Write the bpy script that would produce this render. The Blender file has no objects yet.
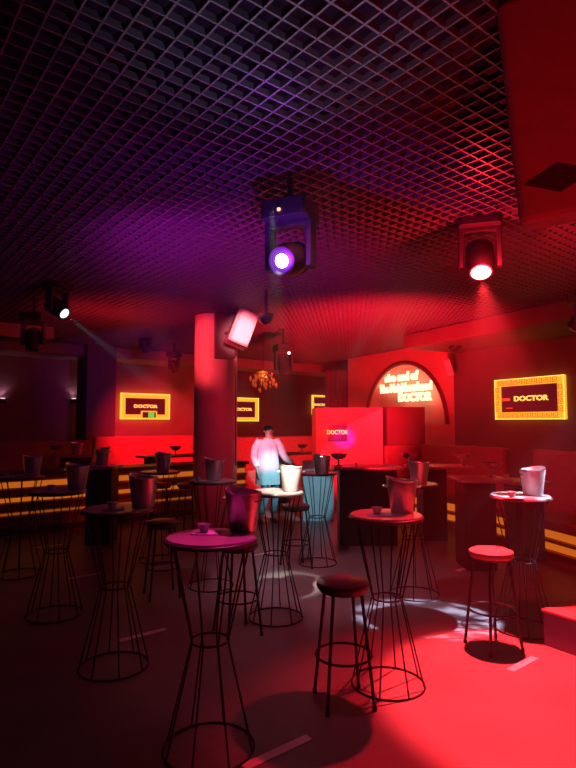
import bpy, math, random
from mathutils import Vector, Matrix
random.seed(7)
R = math.radians
S = bpy.context.scene
COL = S.collection

# ------------------------------------------------------------------ camera
CZ = 1.7
F = 555.0
T = math.atan(38 / 555)
cam = bpy.data.cameras.new('camera')
cam.sensor_fit = 'VERTICAL'
cam.sensor_height = 36
cam.sensor_width = 27
cam.lens = 36 * F / 768
cam.clip_start = 0.05
camo = bpy.data.objects.new('camera', cam)
camo.location = (0, 0, CZ)
camo.rotation_euler = (R(90) + T, 0, 0)
COL.objects.link(camo)
S.camera = camo
CAM = Vector((0, 0, CZ))

def ray(px, py):
    a, b = (px - 288) / F, (384 - py) / F
    return Vector((a, math.cos(T) - b * math.sin(T), math.sin(T) + b * math.cos(T)))
def atz(px, py, z=0.0):
    d = ray(px, py); return CAM + d * ((z - CZ) / d.z)
def aty(px, py, Y):
    d = ray(px, py); return CAM + d * (Y / d.y)

# ------------------------------------------------------------------ world, exposure
w = bpy.data.worlds.new('world'); S.world = w; w.use_nodes = True
w.node_tree.nodes['Background'].inputs[0].default_value = (0.10, 0.02, 0.04, 1)
w.node_tree.nodes['Background'].inputs[1].default_value = 0.004
hv = w.node_tree.nodes.new('ShaderNodeVolumeScatter'); hv.inputs['Density'].default_value = .008; hv.inputs['Anisotropy'].default_value = .2
w.node_tree.links.new(hv.outputs[0], w.node_tree.nodes['World Output'].inputs['Volume'])
S.view_settings.view_transform = 'Standard'
S.view_settings.look = 'None'
S.view_settings.exposure = 0
S.view_settings.gamma = 1
S.view_settings.use_curve_mapping = False
S.cycles.use_denoising = True
S.cycles.max_bounces = 6
S.cycles.diffuse_bounces = 3
S.cycles.glossy_bounces = 3
S.cycles.volume_bounces = 0
S.cycles.sample_clamp_indirect = 3

# ------------------------------------------------------------------ lamps
def spot(name, loc, to, power, colour, angle, blend=0.3, radius=0.04, gobo=None):
    l = bpy.data.lights.new(name, 'SPOT'); l.energy = power; l.color = colour
    l.spot_size = R(angle); l.spot_blend = blend; l.shadow_soft_size = radius
    o = bpy.data.objects.new(name, l); COL.objects.link(o)
    o.location = loc
    o.rotation_euler = (Vector(to) - Vector(loc)).to_track_quat('-Z', 'Y').to_euler()
    if gobo:
        l.use_nodes = True; nt = l.node_tree
        em = nt.nodes['Emission']
        g = nt.nodes.new('ShaderNodeNewGeometry'); n = nt.nodes.new('ShaderNodeTexNoise')
        n.inputs['Scale'].default_value = gobo; n.inputs['Detail'].default_value = 1
        vt = nt.nodes.new('ShaderNodeVectorTransform'); vt.vector_type = 'VECTOR'; vt.convert_from = 'WORLD'; vt.convert_to = 'OBJECT'
        nt.links.new(g.outputs['Incoming'], n.inputs['Vector'])
        rp = nt.nodes.new('ShaderNodeValToRGB'); rp.color_ramp.elements[0].position = .42; rp.color_ramp.elements[1].position = .58
        rp.color_ramp.elements[0].color = (.08, .08, .08, 1)
        nt.links.new(n.outputs['Fac'], rp.inputs['Fac']); nt.links.new(rp.outputs['Color'], em.inputs['Strength'])
    return o
def point(name, loc, power, colour, radius=0.05):
    l = bpy.data.lights.new(name, 'POINT'); l.energy = power; l.color = colour; l.shadow_soft_size = radius
    o = bpy.data.objects.new(name, l); COL.objects.link(o); o.location = loc
    return o

RED = (1, .010, .028); PINK = (1, .10, .25); PURPLE = (.45, .03, 1); CYAN = (.30, .85, 1)
L_RED = aty(481, 273, 4.6)
L_PUR = aty(281, 261, 3.7)
L_WHT = aty(65, 314, 6.85)
spot('red_spot', L_RED + Vector((0, -.02, -.06)), (1.62, 3.66, 0), 2900, (1, .03, .04), 42, .4, .03)
spot('red_spill', L_RED + Vector((0, -.02, -.06)), (1.4, 3.3, 0), 520, RED, 64, .7, .03)
spot('red_glow', L_RED + Vector((-.02, -.14, -.07)), L_RED + Vector((-.05, .05, .5)), 70, RED, 178, .3, .03)
spot('violet_glow', L_PUR + Vector((-.03, -.13, -.04)), L_PUR + Vector((-.2, .15, .5)), 15, (.40, .03, 1), 178, .3, .03)
spot('violet_spot', L_PUR + Vector((-.02, -.08, -.05)), atz(215, 540, 1.1), 150, (1, .02, .30), 22, .6, .03)
spot('blue_beam', L_WHT + Vector((.04, .02, -.04)), aty(190, 412, 10), 3000, CYAN, 7, .5, .02)
spot('cyan_spot', (1.2, 6.6, 3.1), aty(274, 472, 9.35), 800, CYAN, 13, .6, .04)  # added unseen lamp for the person; the pale blue lamp's beam goes elsewhere
spot('cyan_counter_spot', (.95, 6.4, 3.1), aty(316, 488, 9.5), 420, CYAN, 12, .6, .04)
spot('pink_spot', (-.9, 6.4, 2.9), aty(264, 446, 9.35), 1000, (1, .3, .45), 12, .6, .04)
spot('white_spot', (-.10, 3.4, 3.05), atz(284, 485, 1.14), 1500, (1, .93, .75), 13, .8, .02)
spot('pool_edge_spot', (3.6, 4.3, 3.1), atz(432, 618, 0), 2600, (.7, .7, 1), 15, .25, .02, gobo=26)
# washes from unseen lamps at ceiling height on walls, tables, column and floor
spot('red_wash_booth', (.1, 7.7, 3.0), aty(350, 432, 11), 2400, RED, 36, .7, .1)
spot('red_wash_back', (-.4, 11.0, 3.0), aty(300, 455, 14.6), 1100, RED, 60, .8, .1)
spot('red_wash_left', (-2.1, 9.6, 3.0), aty(160, 432, 13), 1500, RED, 50, .8, .1)
spot('red_wash_right', (1.2, 7.2, 3.1), (4.6, 9.3, .9), 150, RED, 80, .8, .15)
spot('red_wash_tables', (1.4, 3.9, 3.2), (2.9, 6.6, .6), 170, RED, 70, .8, .15)
spot('column_wash', (-3.3, 6.6, 2.9), (-1.66, 8.3, 2.85), 800, (1, .04, .06), 26, .8, .1)
spot('speaker_wash', (-.25, 6.0, 3.25), aty(244, 327, 8.1), 1300, (1, .2, .24), 15, .8, .06)
spot('column_side', (.6, 6.0, 3.0), (-1.2, 8.2, 1.6), 160, RED, 40, .8, .06)
spot('floor_wash', (.1, 5.2, 3.3), (.3, 6.2, 0), 110, (1, .40, .55), 60, .9, .1)
spot('floor_dim', (.2, 3.4, 3.3), (.4, 4.5, 0), 40, (1, .12, .22), 70, .9, .1)
spot('ceiling_magenta_fill', (-1.0, 4.2, 2.1), (-.75, 5.3, 3.4), 190, (.6, .01, .7), 90, .9, .1)  # added upward fill for the magenta on the grid, no lamp there
spot('ceiling_violet_fill', (.2, 2.3, 2.2), (.0, 2.35, 3.4), 34, (.6, .5, 1), 80, .9, .1)  # added fill in mid-air below the near grid
spot('ceiling_red_fill', (1.3, 6.9, 1.3), (1.45, 9.6, 3.4), 3000, RED, 88, 1, .3)  # added upward spot reddening the far grid; no uplight stands here
spot('ceiling_red_column_fill', (-2.6, 8.0, 2.2), (-2.5, 8.4, 3.4), 200, RED, 110, .9, .2)  # added red fill under the grid by the column
spot('ceiling_red_near_fill', (1.9, 4.6, 2.4), (2.4, 5.6, 3.4), 90, RED, 120, .9, .2)  # added red fill for the grid around the red lamp
spot('violet_haze_wall', (-1.9, 8.6, 3.0), aty(110, 380, 13), 70, (.35, .03, .8), 40, .9, .1)
spot('booth_violet', aty(345, 425, 9.6), aty(344, 436, 11), 220, (.8, .02, .9), 18, .9, .05)  # unseen spot in mid-air tinting the booth screen violet
spot('hanging_fill', (.9, .4, 1.4), (1.25, 2.1, 2.9), 80, RED, 60, .9, .2)  # added low spot that reddens the hanging cabinet, no lamp there

# ------------------------------------------------------------------ materials
def mat(name, col, rough=.5, metal=0, emit=None, strength=0, noise=0, nscale=20, bump=0, spec=None, trans=0, alpha=None):
    m = bpy.data.materials.new(name); m.use_nodes = True
    nt = m.node_tree; b = nt.nodes['Principled BSDF']
    b.inputs['Base Color'].default_value = (*col, 1)
    b.inputs['Roughness'].default_value = rough; b.inputs['Metallic'].default_value = metal
    if spec is not None: b.inputs['Specular IOR Level'].default_value = spec
    if trans: b.inputs['Transmission Weight'].default_value = trans
    if emit: b.inputs['Emission Color'].default_value = (*emit, 1); b.inputs['Emission Strength'].default_value = strength
    if noise or bump:
        tc = nt.nodes.new('ShaderNodeTexCoord'); n = nt.nodes.new('ShaderNodeTexNoise')
        n.inputs['Scale'].default_value = nscale; n.inputs['Detail'].default_value = 4
        nt.links.new(tc.outputs['Object'], n.inputs['Vector'])
        if noise:
            r = nt.nodes.new('ShaderNodeValToRGB')
            r.color_ramp.elements[0].position = .3; r.color_ramp.elements[1].position = .7
            r.color_ramp.elements[0].color = (*[c * (1 - noise) for c in col], 1)
            r.color_ramp.elements[1].color = (*[min(1, c * (1 + noise)) for c in col], 1)
            nt.links.new(n.outputs['Fac'], r.inputs['Fac']); nt.links.new(r.outputs['Color'], b.inputs['Base Color'])
        if bump:
            bp = nt.nodes.new('ShaderNodeBump'); bp.inputs['Strength'].default_value = bump; bp.inputs['Distance'].default_value = .01
            nt.links.new(n.outputs['Fac'], bp.inputs['Height']); nt.links.new(bp.outputs['Normal'], b.inputs['Normal'])
    return m
M = dict(
    floor=mat('floor_vinyl', (.22, .205, .21), .42, noise=.15, nscale=1.6, spec=.35),
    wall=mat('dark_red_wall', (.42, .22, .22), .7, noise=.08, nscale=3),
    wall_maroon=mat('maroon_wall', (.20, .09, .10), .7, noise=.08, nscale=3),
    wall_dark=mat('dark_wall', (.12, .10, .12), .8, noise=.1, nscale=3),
    panel_dark=mat('maroon_panel', (.16, .05, .06), .75, noise=.1, nscale=4),
    red_paint=mat('red_paint', (.8, .35, .33), .55, noise=.05, nscale=5),
    grid=mat('ceiling_grid_metal', (.20, .19, .20), .45, .3),
    plenum=mat('black_plenum', (.01, .01, .012), .9, noise=.2),
    column=mat('column_plaster', (.55, .42, .42), .5, noise=.06, nscale=6),
    black_metal=mat('black_metal', (.045, .045, .05), .38, .6, noise=.2, nscale=60),
    table_top=mat('lacquered_top', (.42, .34, .34), .28, noise=.12, nscale=9),
    table_edge=mat('dark_table_edge', (.08, .05, .05), .4, noise=.1),
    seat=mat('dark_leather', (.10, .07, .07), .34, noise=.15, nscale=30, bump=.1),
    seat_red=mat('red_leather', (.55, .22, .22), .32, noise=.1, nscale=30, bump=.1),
    steel=mat('brushed_steel', (.72, .70, .72), .33, .75, noise=.08, nscale=50),
    steel_lit=mat('brushed_steel_lit', (.85, .80, .78), .5, .25, noise=.06, nscale=40),  # paler copy of the steel for brightly lit buckets, brightness in the colour
    chrome=mat('chrome', (.8, .8, .82), .15, 1, noise=.03),
    paper=mat('paper', (.78, .76, .80), .7, noise=.05),
    ceramic=mat('white_ceramic', (.8, .78, .8), .3, noise=.03),
    glass=mat('glass', (.9, .9, .95), .05, trans=.9, noise=.02),
    tape=mat('floor_tape', (.9, .86, .84), .5, noise=.06, nscale=12),
    fixture=mat('fixture_plastic', (.035, .035, .04), .5, noise=.2, nscale=30),
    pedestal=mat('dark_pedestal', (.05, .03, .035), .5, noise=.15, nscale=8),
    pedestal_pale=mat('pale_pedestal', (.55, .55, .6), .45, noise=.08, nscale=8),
    wood=mat('warm_wood', (.32, .16, .07), .5, noise=.3, nscale=7),
    led=mat('amber_led', (.4, .15, .03), .5, emit=(1, .22, .016), strength=.5),
    led_dim=mat('amber_led_dim', (.4, .15, .03), .5, emit=(1, .22, .02), strength=.25),
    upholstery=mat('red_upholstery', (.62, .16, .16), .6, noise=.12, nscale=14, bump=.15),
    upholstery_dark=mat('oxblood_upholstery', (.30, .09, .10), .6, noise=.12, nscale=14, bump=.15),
    gold=mat('gold_frame', (.9, .5, .08), .4, emit=(1, .52, .03), strength=.95),
    gold_line=mat('gold_key_line', (.5, .2, .02), .4, emit=(.75, .22, .01), strength=.5),
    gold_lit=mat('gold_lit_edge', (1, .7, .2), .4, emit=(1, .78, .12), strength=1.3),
    screen=mat('screen_maroon', (.05, .005, .01), .3, emit=(.16, .004, .012), strength=.5),
    screen_text=mat('screen_letters', (1, .7, .2), .4, emit=(1, .68, .12), strength=1.2),
    screen_bar=mat('screen_red_bar', (1, .1, .05), .4, emit=(1, .09, .03), strength=.7),
    green=mat('green_light', (.1, .9, .2), .4, emit=(.05, .8, .08), strength=.8),
    neon=mat('neon_tube', (1, .9, .6), .4, emit=(1, .80, .42), strength=1.9),
    stage_red=mat('platform_top', (.45, .20, .20), .5, noise=.12, nscale=6),
    stage_side=mat('platform_side', (.14, .10, .22), .55, noise=.12, nscale=6),  # bluish base stands in for purple light falling on this side
    lens_p=mat('violet_lens', (1, 1, 1), .3, emit=(1, .80, 1), strength=9),
    lens_r=mat('red_lens', (1, 1, 1), .3, emit=(1, .72, .60), strength=9),
    lens_w=mat('white_lens', (1, 1, 1), .3, emit=(.75, .95, 1), strength=2.2),
    lens_off=mat('dark_lens', (.05, .05, .06), .08, spec=.8, noise=.05),
    speaker=mat('speaker_body', (.55, .45, .45), .5, noise=.06),
    grille=mat('speaker_grille', (.75, .70, .68), .55, noise=.08, nscale=60),
    cloth_red=mat('speaker_cloth', (.38, .16, .16), .75, noise=.08, nscale=14),
    plate=mat('dark_plate', (.05, .03, .03), .6, noise=.1),
    gold_shard=mat('gold_shard', (.8, .45, .15), .3, .6, emit=(1, .3, .06), strength=.1),
    curtain=mat('curtain_velvet', (.25, .07, .08), .9, noise=.15, nscale=20),
    skin=mat('skin', (.55, .33, .25), .5, noise=.06),
    hair=mat('hair', (.02, .015, .015), .5, noise=.2),
    shirt=mat('pale_shirt', (.75, .76, .80), .75, noise=.05, nscale=9),
    jeans=mat('denim', (.18, .26, .34), .8, noise=.2, nscale=40),
    shoe=mat('dark_shoe', (.10, .13, .16), .5, noise=.1),
    sconce=mat('sconce_light', (1, .8, .9), .4, emit=(1, .70, .85), strength=2.0),
    ind=mat('amber_indicator', (1, .5, .2), .4, emit=(1, .45, .2), strength=2),
)

# ------------------------------------------------------------------ mesh helpers
class MB:
    def __init__(s): s.v = []; s.f = []; s.mi = []; s.cur = 0
    def add(s, vs, fs):
        n = len(s.v); s.v += [Vector(v) for v in vs]; s.f += [tuple(i + n for i in f) for f in fs]; s.mi += [s.cur] * len(fs)
        return s
    def box(s, c, size, rz=0.0, tilt=None):
        c = Vector(c); hx, hy, hz = [a / 2 for a in size]
        m = Matrix.Rotation(rz, 3, 'Z')
        if tilt is not None: m = m @ tilt
        vs = [c + m @ Vector((x * hx, y * hy, z * hz)) for z in (-1, 1) for x, y in ((-1, -1), (1, -1), (1, 1), (-1, 1))]
        return s.add(vs, [(3, 2, 1, 0), (4, 5, 6, 7), (0, 1, 5, 4), (1, 2, 6, 5), (2, 3, 7, 6), (3, 0, 4, 7)])
    def rbox(s, c, size, r=.01, n=3):   # rounded-edge plan box (extruded rounded rectangle), z up
        cx, cy, cz = c; hx, hy, hz = [a / 2 for a in size]
        pts = []
        for qx, qy, a0 in ((1, 1, 0), (-1, 1, 90), (-1, -1, 180), (1, -1, 270)):
            for i in range(n + 1):
                a = R(a0 + 90 * i / n); pts.append((cx + qx * (hx - r) + r * math.cos(a), cy + qy * (hy - r) + r * math.sin(a)))
        k = len(pts)
        vs = [(x, y, cz - hz) for x, y in pts] + [(x, y, cz + hz) for x, y in pts]
        return s.add(vs, [tuple(range(k))[::-1], tuple(range(k, 2 * k))] + [(i, (i + 1) % k, k + (i + 1) % k, k + i) for i in range(k)])
    def tube(s, pts, r, n=8, closed=False):
        pts = [Vector(p) for p in pts]; vs = []; L = len(pts)
        rs = r if isinstance(r, (list, tuple)) else [r] * L
        for i, p in enumerate(pts):
            if closed: d = pts[(i + 1) % L] - pts[i - 1]
            else: d = pts[min(i + 1, L - 1)] - pts[max(i - 1, 0)]
            d.normalize()
            ref = Vector((0, 0, 1)) if abs(d.z) < .9 else Vector((1, 0, 0))
            if i == 0 or closed: a = d.cross(ref).normalized()
            else:
                a = prev - d * prev.dot(d); a.normalize()
            prev = a; b = d.cross(a)
            for j in range(n):
                t = 2 * math.pi * j / n; vs.append(p + (a * math.cos(t) + b * math.sin(t)) * rs[i])
        fs = []
        for i in range(L if closed else L - 1):
            k = (i + 1) % L
            for j in range(n): fs.append((i * n + j, i * n + (j + 1) % n, k * n + (j + 1) % n, k * n + j))
        if not closed: fs += [tuple(range(n))[::-1], tuple(range((L - 1) * n, L * n))]
        return s.add(vs, fs)
    def ring(s, c, rad, r, n=32, m=6):
        c = Vector(c)
        return s.tube([c + Vector((rad * math.cos(2 * math.pi * i / n), rad * math.sin(2 * math.pi * i / n), 0)) for i in range(n)], r, m, True)
    def lathe(s, prof, n=32, c=(0, 0, 0), zf=None, cap=True):
        c = Vector(c); vs = []
        for r, z in prof:
            for i in range(n):
                a = 2 * math.pi * i / n
                zz = z + (zf(a, z) if zf else 0)
                vs.append(c + Vector((r * math.cos(a), r * math.sin(a), zz)))
        fs = []
        for k in range(len(prof) - 1):
            for i in range(n): fs.append((k * n + i, k * n + (i + 1) % n, (k + 1) * n + (i + 1) % n, (k + 1) * n + i))
        if cap:
            if prof[0][0] > 1e-5: fs.append(tuple(range(n))[::-1])
            if prof[-1][0] > 1e-5: fs.append(tuple(range((len(prof) - 1) * n, len(prof) * n)))
        return s.add(vs, fs)
    def xf(s, m, start=0):
        for i in range(start, len(s.v)): s.v[i] = m @ s.v[i]
        return s
    def build(s, name, m, parent=None, smooth=False, bevel=0):
        me = bpy.data.meshes.new(name); me.from_pydata([tuple(v) for v in s.v], [], s.f)
        ms = m if isinstance(m, (list, tuple)) else [m]
        for x in ms: me.materials.append(x)
        for p, i in zip(me.polygons, s.mi): p.material_index = i; p.use_smooth = smooth
        me.update(); me.validate()
        o = bpy.data.objects.new(name, me); COL.objects.link(o)
        if parent: o.parent = parent
        if bevel:
            b = o.modifiers.new('bevel', 'BEVEL'); b.width = bevel; b.segments = 2; b.limit_method = 'ANGLE'
        if smooth:
            try: me.set_sharp_from_angle(angle=R(40))
            except Exception: pass
        return o

def tag(o, label=None, cat=None, group=None, kind=None):
    if label: o['label'] = label
    if cat: o['category'] = cat
    if group: o['group'] = group
    if kind: o['kind'] = kind
    return o
def empty(name, loc=(0, 0, 0), rz=0.0, label=None, cat=None, group=None):
    o = bpy.data.objects.new(name, None); o.empty_display_size = .1; COL.objects.link(o)
    o.location = loc; o.rotation_euler = (0, 0, rz)
    return tag(o, label, cat, group)
def copy_tree(o, parent=None):
    c = o.copy(); COL.objects.link(c)
    if parent: c.parent = parent
    for ch in o.children: copy_tree(ch, c)
    return c
USED = set()
def put(proto, loc, rz, label, cat=None, group=None, scale=1.0):
    o = proto if proto.name not in USED else copy_tree(proto)
    USED.add(proto.name)
    o.location = loc; o.rotation_euler = (0, 0, rz); o.scale = (scale,) * 3
    return tag(o, label, cat, group)
def text_mesh(name, txt, size, m, parent, loc, extrude=.004, sx=1.0, rot=(R(90), 0, 0), bold=0.0, shear=0, align='CENTER'):
    c = bpy.data.curves.new(name, 'FONT'); c.body = txt; c.size = size; c.extrude = extrude; c.offset = bold; c.shear = shear
    c.align_x = align; c.align_y = 'CENTER'; c.resolution_u = 4
    t = bpy.data.objects.new(name + '_curve', c); COL.objects.link(t)
    dg = bpy.context.evaluated_depsgraph_get(); dg.update()
    me = bpy.data.meshes.new_from_object(t.evaluated_get(dg))
    bpy.data.objects.remove(t); bpy.data.curves.remove(c)
    me.materials.clear(); me.materials.append(m)
    o = bpy.data.objects.new(name, me); COL.objects.link(o); o.parent = parent
    o.location = loc; o.rotation_euler = rot; o.scale = (sx, 1, 1)
    return o

AU = R(38.5)                                   # the room's long axis
U = Vector((math.cos(AU), math.sin(AU), 0)); V = Vector((-U.y, U.x, 0))
W = Vector((-.454, .891, 0)); AW = math.atan2(W.y, W.x)   # the side wall's axis
CEIL = 3.45

# ------------------------------------------------------------------ setting
MB().box((0, 9, -.05), (30, 26, .1)).build('floor', M['floor'])['kind'] = 'structure'

g = MB(); g.box((0, 9, CEIL + .55), (30, 26, .1)).build('ceiling_slab', M['plenum'])['kind'] = 'structure'
g = MB()
n0, cell, th, hh = 0, .1, .010, .035
# blades clipped to the room: a runs along U, b along V
a0, a1, b0, b1 = -7.5, 12.5, -1.5, 16.5
def wall_a(b):      # how far blades go before the side wall
    p = Vector((4.72, 9.5, 0)); # a of the side wall at this b
    pb, wb, wa, pa = p.dot(V), W.dot(V), W.dot(U), p.dot(U)
    return pa + (b - pb) / wb * wa
i = 0
b = b0
while b < b1:
    aa, ab = max(a0, -6.6), min(a1, wall_a(b) - .1) if b < 12.5 else 10.8
    if ab > aa:
        c = U * ((aa + ab) / 2) + V * b + Vector((0, 0, CEIL)); g.box(c, (ab - aa, th, hh), AU)
    b += cell
a = -6.6
while a < 10.8:
    # along V: near end where the side wall (if any) starts
    bs = b0
    while bs < b1 and wall_a(bs) - .1 < a and bs < 12.5: bs += .1
    if bs < b1:
        c = U * a + V * ((bs + b1) / 2) + Vector((0, 0, CEIL - .001)); g.box(c, (th, b1 - bs, hh), AU)
    a += cell
g.build('ceiling', M['grid'])['kind'] = 'structure'

BW = Vector((-4.2, 14, 0))                     # a point on the back wall
def wall(name, p, q, z0, z1, m, thick=.15, side=1):
    p, q = Vector(p), Vector(q); d = (q - p); L = d.length; d.normalize(); nrm = Vector((-d.y, d.x, 0)) * side
    c = (p + q) / 2 + nrm * thick / 2
    o = MB().box((c.x, c.y, (z0 + z1) / 2), (L, thick, z1 - z0), math.atan2(d.y, d.x)).build(name, m)
    o['kind'] = 'structure'; return o
wall('wall_back', BW - U * 7.5, BW + U * 10.5, 0, 4, M['wall'])
SW = Vector((4.72, 9.5, 0))
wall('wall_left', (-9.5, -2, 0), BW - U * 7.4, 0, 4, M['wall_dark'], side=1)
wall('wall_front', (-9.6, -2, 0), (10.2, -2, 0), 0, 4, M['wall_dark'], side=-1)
# side wall, near stretch up to the arch, then the arch wall with a real arched niche
S_A0, S_A1 = 2.85, 5.75
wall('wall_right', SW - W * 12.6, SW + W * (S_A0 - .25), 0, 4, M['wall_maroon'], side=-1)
def arch_wall():
    g = MB(); s0, s1 = S_A0 - .25, 6.7; cz, hw = 1.65, (S_A1 - S_A0) / 2; cs = (S_A0 + S_A1) / 2; hz = 1.42
    N = 28; arc = [(cs + hw * math.cos(math.pi * (1 - i / N)), cz + hz * math.sin(math.pi * i / N)) for i in range(N + 1)]
    nrm = Vector((W.y, -W.x, 0))               # away from the room
    def P(s, z, d=0): p = SW + W * s + nrm * d; return (p.x, p.y, z)
    # front skin around the opening
    for i in range(N):
        (sa, za), (sb, zb) = arc[i], arc[i + 1]
        g.add([P(sa, za), P(sb, zb), P(sb, 4), P(sa, 4)], [(0, 1, 2, 3)])
        g.add([P(sa, za), P(sb, zb), P(sb, zb, .3), P(sa, za, .3)], [(3, 2, 1, 0)])   # reveal
    g.add([P(s0, 0), P(arc[0][0], 0), P(arc[0][0], 4), P(s0, 4)], [(0, 1, 2, 3)])
    g.add([P(arc[-1][0], 0), P(s1, 0), P(s1, 4), P(arc[-1][0], 4)], [(0, 1, 2, 3)])
    g.add([P(arc[0][0], 0), P(arc[-1][0], 0), P(arc[-1][0], cz), P(arc[0][0], cz)], [(0, 1, 2, 3)])
    g.add([P(arc[0][0], cz), P(arc[-1][0], cz), P(arc[-1][0], cz, .3), P(arc[0][0], cz, .3)], [(0, 1, 2, 3)])
    g.add([P(s0, 0, .3), P(s1, 0, .3), P(s1, 4, .3), P(s0, 4, .3)], [(0, 1, 2, 3)])    # niche back
    g.add([P(s1, 0), P(s1, 0, .3), P(s1, 4, .3), P(s1, 4)], [(0, 1, 2, 3)])
    o = g.build('wall_arch', M['red_paint']); o['kind'] = 'structure'
arch_wall()
# dark trim frame round the arch
g = MB(); cs = (S_A0 + S_A1) / 2; hw = (S_A1 - S_A0) / 2
g.tube([tuple(SW + W * (cs + (hw + .05) * math.cos(math.pi * i / 30)) + Vector((-W.y, W.x, 0)) * .02 + Vector((0, 0, 1.65 + 1.47 * math.sin(math.pi * i / 30)))) for i in range(31)], .05, 8)
g.build('trim_1', M['panel_dark'], smooth=True)['kind'] = 'structure'
# soffits
def along(name, p, d, s0, s1, depth, z0, z1, m, off=0):
    ang = math.atan2(d.y, d.x); nrm = Vector((-d.y, d.x, 0))
    c = Vector(p) + d * ((s0 + s1) / 2) + nrm * (off + depth / 2)
    o = MB().box((c.x, c.y, (z0 + z1) / 2), (s1 - s0, depth, z1 - z0), ang).build(name, m, bevel=.01); o['kind'] = 'structure'; return o
along('trim_2', (-1.34, 14.9, 0), U, -9, 7.2, 1.2, 3.18, 3.42, M['wall'])
p = SW + Vector((-W.y, W.x, 0)) * 1.5
along('trim_3', p, W, -8, 2.4, -1.48, 3.15, 3.42, M['wall_maroon'])
p = aty(28, 326, 9.8)
along('trim_4', (p.x, p.y, 0), U, -2.5, .45, .3, 3.22, 3.43, M['red_paint'])
# dark painted panel on the back wall and the small pier beside the screen
o = MB().box(tuple(BW + U * 5.1 - V * .03 + Vector((0, 0, 2.25))), (3.6, .05, 1.9), AU).build('trim_5', M['panel_dark']); o['kind'] = 'structure'
p = aty(96, 400, 12.6)
MB().box((p.x, p.y, 1.72), (.66, .66, 3.44), AU).build('trim_6', M['wall_dark'], bevel=.01)['kind'] = 'structure'
# round column
cb = atz(215, 529, 0)
COLP = Vector((cb.x - .02, cb.y + .1, 0))
g = MB(); g.lathe([(.375, 0), (.375, .12), (.35, .14), (.35, CEIL - .02)], 48, COLP)
g.build('trim_7', M['column'], smooth=True)['kind'] = 'structure'

# ------------------------------------------------------------------ bars and banquettes with amber light
def led_counter(label, p, d, s0, s1, depth, top, name='bar_counter', cat='counter'):
    ang = math.atan2(d.y, d.x); r = empty(name, tuple(Vector(p) + d * ((s0 + s1) / 2)), ang, label, cat); L = s1 - s0
    MB().box((0, depth / 2 + .03, top - .03), (L, depth + .1, .06)).build('counter_top', M['table_edge'], r, bevel=.006)
    g = MB(); g.box((0, depth / 2 + .06, (top - .06) / 2), (L - .02, depth - .06, top - .06)); g.build('body', M['wood'], r)
    h = top - .06
    for fz, hgt, mm in ((.86, .10, 'led'), (.60, .07, 'led'), (.36, .04, 'led_dim')):
        MB().box((0, .083, h * fz), (L - .06, .012, hgt * h)).build('light_strip', M[mm], r)
        MB().box((0, .06, h * fz - hgt * h / 2 - .035), (L - .02, .06, .035)).build('ledge', M['wood'], r)
    MB().box((0, .07, .05), (L - .02, .06, .1)).build('plinth', M['pedestal'], r)
    return r
led_counter('long bar counter with amber strip lights running behind the round column', (-2.42, 9.75, 0), U, -5.2, 2.1, .5, .93)

def led_bench(label, p, q, depth, top):
    p, q = Vector(p), Vector(q); d = (p - q).normalized(); ang = math.atan2(d.y, d.x)
    c = (p + q) / 2; r = empty('banquette', (c.x, c.y, 0), ang, label, 'banquette', None); L = (q - p).length
    # local -y faces away from the side wall?  +y is toward the wall after the sign below
    MB().rbox((0, depth / 2, top - .06), (L, depth, .12), .03).build('seat_cushion', M['upholstery_dark'], r, bevel=.02)
    MB().box((0, depth / 2 + .04, (top - .12) / 2), (L - .02, depth - .08, top - .12)).build('base', M['wood'], r)
    for z, hgt in ((top * .66, top * .19), (top * .37, top * .15)):
        MB().box((0, .072, z), (L - .04, .012, hgt)).build('light_strip', M['led'], r)
        MB().box((0, .05, z - hgt / 2 - .02), (L - .02, .06, .022)).build('ledge', M['wood'], r)
    MB().rbox((0, depth - .06, .66), (L, .16, 1.25), .05).build('backrest', M['upholstery_dark'], r, bevel=.03)
    return r
e1 = Vector((1.5, 10.3, 0)); e2 = Vector((2.72, 8.3, 0)); e3 = Vector((3.85, 4.9, 0))
led_bench('oxblood banquette with amber lit base beyond the near dark pedestals', (3.75, 4.55, 0), (2.74, 8.25, 0), 1.15, .52)
b2 = led_bench('far stretch of banquette with amber lit base near the faceted red booth', (2.66, 8.45, 0), (1.75, 10.2, 0), 1.0, .56)

def banquette(label, p, d, L, depth, top, seat=.48, m='upholstery'):
    ang = math.atan2(d.y, d.x); r = empty('banquette', tuple(Vector(p)), ang, label, 'banquette')
    MB().rbox((0, 0, seat / 2 + .01), (L, depth, seat), .04).build('seat', M[m], r, bevel=.02)
    MB().rbox((0, depth / 2 - .08, (seat + top) / 2), (L - .01, .16, top - seat), .05).build('backrest', M[m], r, bevel=.03)
    return r
p = aty(292, 450, 14.6); banquette('red banquette below the dark wall panel behind the person', (p.x - .6, p.y, 0), U, 4.0, .6, 1.3)
p = aty(150, 440, 12.6); banquette('red banquette below the gold framed screen that has a green light', (p.x, p.y, 0), U, 2.4, .6, 1.38)
p = aty(35, 442, 11.0); banquette('dim banquette at the dark end of the room below two wall lamps', (p.x, p.y, 0), U, 2.4, .6, 1.32, m='upholstery_dark')

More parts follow.
